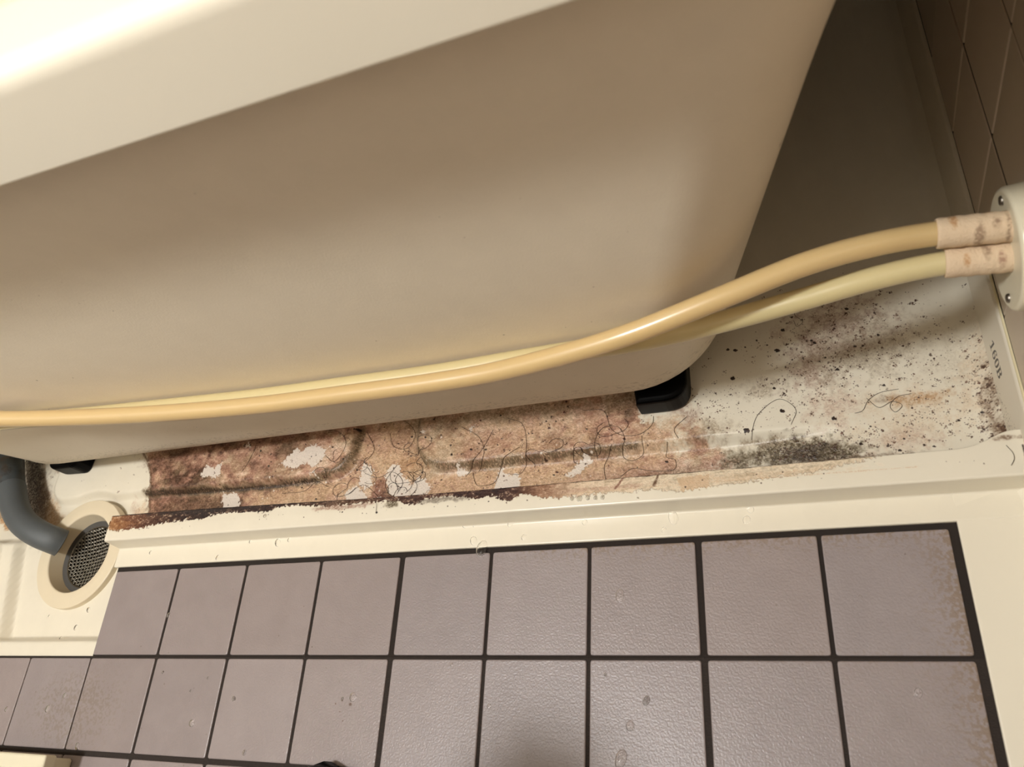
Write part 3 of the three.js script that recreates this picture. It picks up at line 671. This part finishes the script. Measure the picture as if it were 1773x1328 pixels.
// ---------------------------------------------------------------- two hoses with foam sleeves and the ring on the wall
const tubeAlong = (pts, r, seg, rad = 16) => new THREE.TubeGeometry(new THREE.CatmullRomCurve3(pts.map((p) => new THREE.Vector3(...p)), false, 'centripetal'), seg, r, rad);
const mm = (p) => p.map((v) => v * 0.001);
{
  const foam = new Paint(0, 62, 0, 44, 512, [218, 193, 161], 6);      // u round the sleeve, v along it
  for (const b of [[20, 10, 9, 0, 0, 3, 'N', 0.7, 0.8, 0.9], [34, 24, 14, 0, 0, 3.5, 'D', 0.45, 0.8, 0.9], [14, 30, 8, 0, 0, 4, 'N', 0.7, 0.8, 0.9], [46, 12, 7, 0, 0, 3, 'N', 0.6, 0.8, 0.9], [50, 32, 6, 0, 0, 3, 'R', 0.5, 0.8, 0.9], [5, 18, 5, 0, 0, 3, 'N', 0.6, 0.8, 0.9], [31, 40, 40, 0, 0, 2.4, 'D', 0.45, 0.9, 0.9], [26, 34, 6, 0, 0, 4, 'D', 0.5, 0.9, 0.9]]) foam.blob(b);
  const foamMat = std({ map: foam.tex(), roughness: 0.85, bumpMap: fineBump, bumpScale: 0.0004 });
  const sleeve = (a, b, spin) => {
    const L = Math.hypot(...a.map((v, i) => b[i] - v)), pr = [[0.0086, 0.004], [0.0088, 0.0006], [0.0094, 0], [0.0102, 0.0008], [0.0104, 0.003]]; for (let k = 1; k <= 12; k++) pr.push([0.0104 + 0.0003 * Math.sin(k * 2.1 + spin), mix(0.003, L, k / 12)]);
    const g = new THREE.LatheGeometry(pr.map(([r, y]) => new THREE.Vector2(r, y)), 32), p = g.attributes.position, uv = g.attributes.uv;
    for (let k = 0; k < p.count; k++) uv.setXY(k, uv.getX(k) * 0.062, p.getY(k));
    g.rotateY(spin); g.applyQuaternion(new THREE.Quaternion().setFromUnitVectors(new THREE.Vector3(0, 1, 0), new THREE.Vector3(...a.map((v, i) => (b[i] - v) / L)))); return g.translate(...a);
  };
  const sA = [[0.9005, 0.1965, -0.2418], [0.945, 0.195, -0.2385]], sB = [[0.9045, 0.1785, -0.2295], [0.945, 0.178, -0.2262]];
  const hoseMat = (col) => std({ color: col, roughness: 0.3, transmission: 0.22, thickness: 0, clearcoat: 0.5, clearcoatRoughness: 0.2 });
  const hA = thing('hose', 'amber translucent hose, the upper one at the wall, passing in front along the tub', 'hose', [0, 0, 0], 'bath circulation hoses');
  part('tube', tubeAlong([[-0.632, 0.165, -0.198], [-0.3, 0.2, -0.198], ...HOSE_A.map(mm), [0.903, 0.1966, -0.2417], [0.944, 0.195, -0.2385]], 0.0083, 260), hoseMat('#e6c88f'), hA);
  part('sleeve', sleeve(...sA, 2.2), foamMat, hA, 'beige foam sleeve spotted with brown mould');
  const hB = thing('hose', 'paler yellow translucent hose, the lower one at the wall, crossing behind the amber one', 'hose', [0, 0, 0], 'bath circulation hoses');
  part('tube', tubeAlong([[-0.632, 0.140, -0.212], [-0.3, 0.172, -0.212], ...HOSE_B.map(mm), [0.906, 0.1785, -0.2294], [0.944, 0.178, -0.2263]], 0.0083, 260), hoseMat('#e6d6a2'), hB);
  part('sleeve', sleeve(...sB, 0.4), foamMat, hB, 'beige foam sleeve with round brown mould spots');
  const ring = thing('wall_flange', 'round cream pipe cover ring screwed to the tiled wall, both hoses passing through', 'flange', [0.96, 0.1745, -0.2345]);
  const lp = [[0.0, 0.0175], [0.026, 0.0175], [0.0385, 0.0185], [0.0405, 0.0175], [0.0418, 0.0155], [0.0425, 0.004], [0.0425, 0.0]].map(([r, y]) => new THREE.Vector2(r, y));
  part('disc', new THREE.LatheGeometry(lp, 64).rotateZ(Math.PI / 2), std({ color: '#dbd2b8', roughness: 0.26 }), ring);
  for (const [a, q] of [[2.35, 0.033], [-0.75, 0.033], [-2.3, 0.033]]) {
    const h = new THREE.LatheGeometry([[0, 0.0012], [0.0026, 0.0011], [0.0033, 0.0002], [0.0034, -0.001]].map(([r, y]) => new THREE.Vector2(r, y)), 16).rotateZ(Math.PI / 2).translate(-0.0186, Math.sin(a) * q, Math.cos(a) * q);
    part('screw', h, M.steel, ring); 
  }
}

// ---------------------------------------------------------------- drain: waste pipe, ring, strainer
{
  const pipe = thing('drain_pipe', 'dark grey plastic waste pipe elbow emptying from under the tub into the floor drain', 'pipe');
  const pts = [[-0.292, 0.010, -0.322], [-0.262, 0.010, -0.268], [-0.236, 0.010, -0.222], [-0.212, 0.010, -0.190], [-0.185, 0.010, -0.168], [-0.152, 0.006, -0.152], [-0.134, -0.004, -0.1455], [-0.130, -0.012, -0.144]];
  const grime = new Paint(0, 110, 0, 150, 512, [70, 75, 76], 6); seed = 5; for (let i = 0; i < 60; i++) grime.blob([rnd() * 110, rnd() * 150, 3 + 10 * rnd(), 0, 0, 3 + 12 * rnd(), rnd() < 0.5 ? 'K' : 'D', 0.3 + 0.3 * rnd(), 0.9, 1]);
  const upper = tubeAlong(pts.slice(0, 4), 0.0170, 40, 28); { const uv = upper.attributes.uv; for (let k = 0; k < uv.count; k++) uv.setXY(k, uv.getY(k) * 0.11, uv.getX(k) * 0.15); }
  part('hose', upper, std({ map: grime.tex(), roughness: 0.5 }), pipe, 'dirty dark upper pipe');
  part('elbow', tubeAlong(pts.slice(2), 0.0176, 50, 28), M.pvc, pipe, 'smooth grey elbow');
  part('mouth', new THREE.TorusGeometry(0.0168, 0.0011, 8, 32).applyQuaternion(new THREE.Quaternion().setFromUnitVectors(new THREE.Vector3(0, 0, 1), new THREE.Vector3(0.45, -0.85, 0.18).normalize())).translate(...pts[7]), M.pvc, pipe);
  const drain = thing('floor_drain', 'round cream drain ring with woven metal strainer set in the pan corner', 'drain', [DR[0], 0, DR[1]]);
  const lp = arcPts([[0.0712, -0.026, 0], [0.0712, -0.0150, 0.0016], [0.0585, -0.0138, 0.003], [0.0512, -0.0142, 0.002], [0.0478, -0.034, 0.001], [0.0478, -0.045, 0]]);
  part('collar', new THREE.LatheGeometry(lp.map(([r, y]) => new THREE.Vector2(r, y)), 80), M.ring, drain);
  part('gasket', new THREE.LatheGeometry(arcPts([[0.0482, -0.045, 0], [0.0482, -0.0335, 0.001], [0.0405, -0.0345, 0.001], [0.040, -0.042, 0]]).map(([r, y]) => new THREE.Vector2(r, y)), 64), M.gasket, drain, 'grey rubber gasket');
  part('cup', new THREE.LatheGeometry([[0.0485, -0.044], [0.046, -0.068], [0, -0.07]].map(([r, y]) => new THREE.Vector2(r, y)), 48), M.dark, drain, 'dark cup below the strainer');
  const wires = [], Rw = 0.0408, dish = (x, z) => -0.0355 - 0.0075 * (1 - Math.min(1, (x * x + z * z) / (Rw * Rw)));
  for (let set = 0; set < 2; set++) for (let k = -12; k <= 12; k++) {
    const o = k * 0.0033, h = Math.sqrt(Math.max(0, Rw * Rw - o * o)); if (h < 0.004) continue; const q = [];
    for (let t = 0; t <= 34; t++) { const s = mix(-h, h, t / 34), a = set ? [s, o] : [o, s], x = a[0] * 0.82 - a[1] * 0.57, z = a[0] * 0.57 + a[1] * 0.82; q.push(new THREE.Vector3(x, dish(x, z) + 0.0007 * Math.sin(s / 0.0033 * Math.PI + (k + set) * Math.PI), z)); }
    wires.push(new THREE.TubeGeometry(new THREE.CatmullRomCurve3(q), 68, 0.0007, 5));
  }
  const st = part('strainer', mergeGeometries(wires), M.wire, drain, 'fine woven metal strainer'); st.userData.kind = 'stuff';
  part('strainer_rim', new THREE.TorusGeometry(0.0402, 0.0011, 8, 60).rotateX(Math.PI / 2).translate(0, -0.0352, 0), M.wire, drain, 'bright metal hoop of the strainer');
}

// ---------------------------------------------------------------- slatted bath board lying on the tiles
{
  const bd = thing('bath_board', 'low cream plastic slatted board lying on the tiles in the corner of the view', 'bath board');
  const m = std({ color: '#ece2c4', roughness: 0.4, bumpMap: fineBump, bumpScale: 0.0001 });
  for (let k = 0; k < 6; k++) part('slat', rbox(-0.42, 0.030, 0.030, 0.045, 0.1035 + k * 0.024, 0.1185 + k * 0.024, 0.0025), m, bd);
  for (const x of [-0.34, -0.02]) part('runner', rbox(x - 0.018, x + 0.038, 0.0, 0.0315, 0.106, 0.24, 0.003), m, bd);
}

// ---------------------------------------------------------------- water drops
const ordinal = ['first', 'second', 'third', 'fourth', 'fifth', 'sixth', 'seventh', 'eighth', 'ninth', 'tenth', 'eleventh', 'twelfth', 'thirteenth', 'fourteenth', 'fifteenth', 'sixteenth', 'seventeenth', 'eighteenth', 'nineteenth', 'twentieth', 'twenty-first', 'twenty-second', 'twenty-third', 'twenty-fourth', 'twenty-fifth'];
{
  const prof = []; for (let k = 0; k <= 10; k++) { const a = k / 10 * Math.PI / 2; prof.push(new THREE.Vector2(Math.sin(a) ** 0.9, 0.42 * Math.cos(a))); } prof[0].x = 0; prof.push(new THREE.Vector2(0.98, -0.03), new THREE.Vector2(0, -0.03));
  const geo = new THREE.LatheGeometry(prof, 24); geo.computeVertexNormals();
  const proto = new THREE.Mesh(geo, M.water); proto.castShadow = proto.receiveShadow = true;
  const ord = ordinal;
  const put = (list, where, group, lift) => [...list].sort((a, b) => a[0] - b[0]).forEach(([x, y, z, r], i) => {
    const o = proto.clone(); o.name = numbered('water_drop'); const R = r * 0.001; o.position.set(x * 0.001, y * 0.001 + lift, z * 0.001); o.scale.set(R * (0.9 + 0.1 * hash(i, 3)), R, R * (r > 4 ? 1.5 : 1 + 0.25 * hash(i, 9))); o.rotation.y = (hash(i, 5) - 0.5) * 0.8;
    o.userData = { label: `${r > 2.6 ? 'large' : r > 1.5 ? 'medium' : 'tiny'} clear drop on ${where}, ${ord[i]} from the drain`, category: 'water drop', group }; scene.add(o);
  });
  put(DROPS_LEDGE.filter((d) => d[1] < 10), 'the lower strip of cream ledge', 'water drops on the lower strip of the ledge', 0.0012);
  put(DROPS_LEDGE.filter((d) => d[1] > 10), 'the upper strip of cream ledge', 'water drops on the upper strip of the ledge', -0.0003);
  put(DROPS_TILE.filter((d) => d[2] < 0), 'the tile row touching the ledge', 'water drops on the first tile row', 0);
  put(DROPS_TILE.filter((d) => d[2] >= 0), 'the second tile row off the ledge', 'water drops on the second tile row', 0);
  put(DROPS_BASIN.map(([x, y, z, r]) => [x, panY(x * 0.001, z * 0.001) * 1000, z, r]), 'the basin floor beside the ring', 'water drops in the drain basin', 0);
}

// ---------------------------------------------------------------- stray hairs
{
  const names = ['open', 'looped', 'short', 'kinked', 'hooked', 'thin', 'tangled', 'spiral', 'faint', 'coiled', 'wavy', 'long'];
  const strands = HAIRS.map((f) => { const q = []; for (let i = 0; i < f.length; i += 2) q.push([f[i] * 0.001, 0, f[i + 1] * 0.001]); return q; });
  seed = 4242;
  for (let i = 0; i < 22; i++) {
    const far = i > 15, cx = far ? mix(0.42, 0.62, rnd()) : mix(0.255, 0.395, rnd()), cz = mix(-0.235, -0.172, rnd()), r = mix(0.006, 0.017, rnd()), a0 = rnd() * 6.28, turn = mix(2.2, 5.6, rnd()) * (rnd() < 0.5 ? -1 : 1), q = [];
    for (let k = 0; k <= 9; k++) { const a = a0 + turn * k / 9, R = r * (1 + 0.35 * Math.sin(k * 0.9 + i)); q.push([cx + Math.cos(a) * R, 0, Math.min(-0.161, cz + Math.sin(a) * R * 0.8)]); }
    strands.push(q);
  }
  strands.sort((a, b) => a[0][0] - b[0][0]);
  const place = (x) => (x < 0.25 ? 'on the pad nearest the drain' : x < 0.42 ? 'in the groove between both pads' : x < 0.66 ? 'on the pad touching the right foot' : x < 0.75 ? 'on pan before the right foot' : 'on spotted pan under the wall ring');
  const cnt = {};
  for (const q of strands) {
    const c = new THREE.CatmullRomCurve3(q.map(([x, , z]) => new THREE.Vector3(x, 0, z)), false, 'centripetal'), pts = c.getPoints(48).map((p, i) => new THREE.Vector3(p.x, panY(p.x, p.z) + 0.0004 + 0.0006 * vnoise(i * 0.4, q[0][0] * 100), p.z));
    const w = place(q[0][0]); cnt[w] = (cnt[w] || 0) + 1;
    single('hair', new THREE.TubeGeometry(new THREE.CatmullRomCurve3(pts), 96, 0.0002, 5), M.hair, `${names[(cnt[w] + w.length) % 12]} dark hair ${w}, ${ordinal[cnt[w] - 1]} from the drain`, 'hair', 'stray hairs on the pan floor');
  }
  HAIRS_KERB.forEach((f, k) => {
    const pts = []; for (let i = 0; i < f.length; i += 2) pts.push([f[i] * 0.001, 0.0272, f[i + 1] * 0.001]);
    single('hair', tubeAlong(pts, 0.0002, 40, 5), M.hair, k ? 'short dark hair hanging over the middle of the cream ledge' : 'curved dark hair on the ledge end against the wall', 'hair', 'stray hairs on the ledge');
  });
}

// ---------------------------------------------------------------- ceiling lamp
{
  const l = thing('ceiling_lamp', 'round warm white globe lamp under the bathroom ceiling', 'lamp', [LAMP.at[0], 0, LAMP.at[2]]);
  part('mount', new THREE.LatheGeometry([[0, 2.02], [0.06, 2.02], [0.06, 2.0], [0.05, 1.965], [0, 1.965]].map(([r, y]) => new THREE.Vector2(r, y)), 32), M.plaster, l);
  const g = new THREE.Mesh(new THREE.SphereGeometry(0.105, 40, 24).translate(0, LAMP.at[1], 0), std({ color: '#ffffff', emissive: new THREE.Color(...LAMP.color), emissiveIntensity: 6, roughness: 0.3 })); g.name = 'globe'; l.add(g);
  const p = new THREE.PointLight(new THREE.Color(...LAMP.color), LAMP.candela, 0, 2); p.name = 'light'; p.position.set(0, LAMP.at[1], 0); p.castShadow = true; p.shadow.radius = 5; p.shadow.mapSize.set(2048, 2048); p.shadow.camera.near = 0.08; l.add(p);
}
// ---------------------------------------------------------------- the photographer crouching on the tiles (knee and hand shade the tiles, a slipper tip shows)
{
  const who = thing('person', 'person crouching on the tiles in dark trousers and black slippers', 'person', [-0.012, 0, 0.072]);
  const J = { aL: [0.364, 0.085, 0.235], tL: [0.364, 0.03, 0.061], kL: [0.405, 0.50, 0.148], hL: [0.49, 0.46, 0.50], aR: [0.69, 0.085, 0.36], tR: [0.70, 0.03, 0.215], kR: [0.70, 0.49, 0.19], hR: [0.63, 0.46, 0.51], p: [0.56, 0.47, 0.52], c: [0.575, 0.78, 0.44], n: [0.58, 0.95, 0.375], sL: [0.42, 0.90, 0.40], sR: [0.74, 0.90, 0.41], eL: [0.365, 0.70, 0.345], wL: [0.425, 0.575, 0.165], eR: [0.80, 0.70, 0.37], wR: [0.725, 0.575, 0.205], h0: [0.59, 1.03, 0.335], h1: [0.595, 1.09, 0.325] };
  const bones = [['aL', 'kL', 0.043, 0.056, 0], ['kL', 'hL', 0.058, 0.083, 0], ['aR', 'kR', 0.043, 0.056, 0], ['kR', 'hR', 0.058, 0.083, 0], ['hL', 'hR', 0.095, 0.095, 0], ['p', 'c', 0.115, 0.125, 1], ['c', 'n', 0.11, 0.055, 1], ['sL', 'sR', 0.062, 0.062, 1], ['sL', 'eL', 0.05, 0.042, 1], ['eL', 'wL', 0.038, 0.026, 2], ['sR', 'eR', 0.05, 0.042, 1], ['eR', 'wR', 0.038, 0.026, 2], ['n', 'h0', 0.05, 0.05, 2], ['h0', 'h1', 0.078, 0.082, 2], ['aL', 'tL', 0.035, 0.028, 2], ['aR', 'tR', 0.035, 0.028, 2]];
  const capsule = (x, y, z, a, b, ra, rb) => { const dx = b[0] - a[0], dy = b[1] - a[1], dz = b[2] - a[2], t = clamp(((x - a[0]) * dx + (y - a[1]) * dy + (z - a[2]) * dz) / (dx * dx + dy * dy + dz * dz)); return Math.hypot(x - a[0] - t * dx, y - a[1] - t * dy, z - a[2] - t * dz) - mix(ra, rb, t); };
  function march(list, at, half, N, k, extra) {
    const mc = new MarchingCubes(N, M.dark, false, false, 400000); mc.isolation = 0;
    for (let iz = 0; iz < N; iz++) for (let iy = 0; iy < N; iy++) for (let ix = 0; ix < N; ix++) {
      const x = at[0] + (ix / (N / 2) - 1) * half, y = at[1] + (iy / (N / 2) - 1) * half, z = at[2] + (iz / (N / 2) - 1) * half; let d = 1;
      for (const [a, b, ra, rb] of list) { const q = capsule(x, y, z, a, b, ra, rb), h = clamp(0.5 + 0.5 * (q - d) / k); d = mix(q, d, h) - k * h * (1 - h); }
      mc.field[ix + iy * N + iz * N * N] = -d;
    }
    mc.update(); const n = mc.count ?? mc.geometry.drawRange.count, pos = new Float32Array(mc.positionArray.slice(0, n * 3)); for (let i = 0; i < n * 3; i++) pos[i] = pos[i] * half + at[i % 3];
    let g = new THREE.BufferGeometry(); g.setAttribute('position', new THREE.BufferAttribute(pos, 3)); g = mergeVertices(g, 1e-5); g.computeVertexNormals(); return g;
  }
  const L = bones.map(([a, b, ra, rb]) => [J[a], J[b], ra, rb]);
  const body = march(L, [0.58, 0.57, 0.33], 0.66, 112, 0.03);
  const hand = (w, knee, s) => {
    const f = [], c = [mix(w[0], knee[0], 0.45), mix(w[1], knee[1], 0.45) + 0.012, w[2] - 0.035]; f.push([w, c, 0.022, 0.026], [[c[0] - 0.02, c[1], c[2]], [c[0] + 0.02, c[1], c[2]], 0.018, 0.018]);
    [[-0.03, 0.066], [-0.01, 0.076], [0.01, 0.072], [0.029, 0.058]].forEach(([o, len]) => { const a = [c[0] + o, c[1] + 0.002, c[2] - 0.014], b = [a[0] + o * 0.15, a[1] - 0.012, a[2] - len * 0.5], e = [b[0], b[1] - len * 0.34, b[2] - len * 0.3]; f.push([a, b, 0.0095, 0.0088], [b, e, 0.0088, 0.0076]); });
    const t0 = [c[0] - s * 0.026, c[1], c[2] + 0.018], t1 = [t0[0] - s * 0.026, t0[1] - 0.012, t0[2] - 0.026], t2 = [t1[0] - s * 0.006, t1[1] - 0.014, t1[2] - 0.02]; f.push([t0, t1, 0.0115, 0.0098], [t1, t2, 0.0098, 0.0085]);
    return march(f, [c[0], c[1] - 0.01, c[2] - 0.02], 0.1, 66, 0.006);
  };
  const face = []; const F = (x, y, z, sx, sy, sz) => new THREE.SphereGeometry(1, 14, 10).scale(sx, sy, sz).translate(x, y, z);
  face.push(F(0.60, 1.055, 0.238, 0.011, 0.02, 0.016), F(0.522, 1.06, 0.335, 0.01, 0.028, 0.018), F(0.668, 1.06, 0.335, 0.01, 0.028, 0.018), F(0.60, 1.018, 0.252, 0.022, 0.006, 0.008));
  const C = [[0.035, 0.038, 0.05], [0.25, 0.25, 0.27], [0.52, 0.32, 0.22]];
  const tint = (g, skin) => {
    const q = g.index ? g.toNonIndexed() : g, p = q.attributes.position, col = new Float32Array(p.count * 3); q.deleteAttribute('uv'); q.deleteAttribute('normal');
    for (let i = 0; i < p.count; i++) { const v = [p.getX(i), p.getY(i), p.getZ(i)]; let best = 1e9, w = 2; if (!skin) bones.forEach(([a, b, ra, rb, c]) => { const d = capsule(...v, J[a], J[b], ra, rb); if (d < best) { best = d; w = c; } }); C[w].forEach((x, k) => { col[3 * i + k] = x; }); }
    q.setAttribute('color', new THREE.BufferAttribute(col, 3)); return q;
  };
  const all = mergeVertices(mergeGeometries([tint(body), ...[hand(J.wL, J.kL, -1), hand(J.wR, J.kR, 1), ...face].map((g) => tint(g, true))]), 1e-5); all.computeVertexNormals();
  part('body', all, std({ vertexColors: true, roughness: 0.85 }), who);
  for (const s of [-1, 1]) part('eye', new THREE.SphereGeometry(0.0105, 14, 10).translate(0.597 + s * 0.029, 1.075, 0.262), std({ color: '#2a1d14', roughness: 0.2 }), who);
  part('hair', new THREE.SphereGeometry(0.09, 28, 18, 0, Math.PI * 2, 0, Math.PI * 0.56).scale(1, 1.1, 1.05).rotateX(0.42).translate(0.595, 1.085, 0.338), M.hair, who);
  for (const s of ['L', 'R']) {
    const t = J['t' + s], a = J['a' + s], pts = [], z0 = t[2] - 0.0375, z1 = a[2] + 0.055; for (let k = 0; k <= 28; k++) { const q = k / 28 * Math.PI * 2, zc = (z0 + z1) / 2, hl = (z1 - z0) / 2, zz = -Math.cos(q), w = 0.041 - 0.007 * (zz + 1) / 2; pts.push(new THREE.Vector2(t[0] + Math.sin(q) * w * (1 + 0.12 * (1 - zz * zz)), -(zc + zz * hl))); }
    part('slipper', mergeGeometries([new THREE.ExtrudeGeometry(new THREE.Shape(pts), { depth: 0.012, bevelEnabled: true, bevelThickness: 0.003, bevelSize: 0.002, bevelSegments: 2 }).rotateX(-Math.PI / 2).translate(0, 0.0031, 0), new THREE.SphereGeometry(1, 28, 14, 0, Math.PI * 2, 0, Math.PI / 2).scale(0.044, 0.052, 0.075).translate(t[0], 0.016, t[2] + 0.038).toNonIndexed()]), M.black, who, 'black rubber slipper');
  }
}
renderer.render(scene, camera);
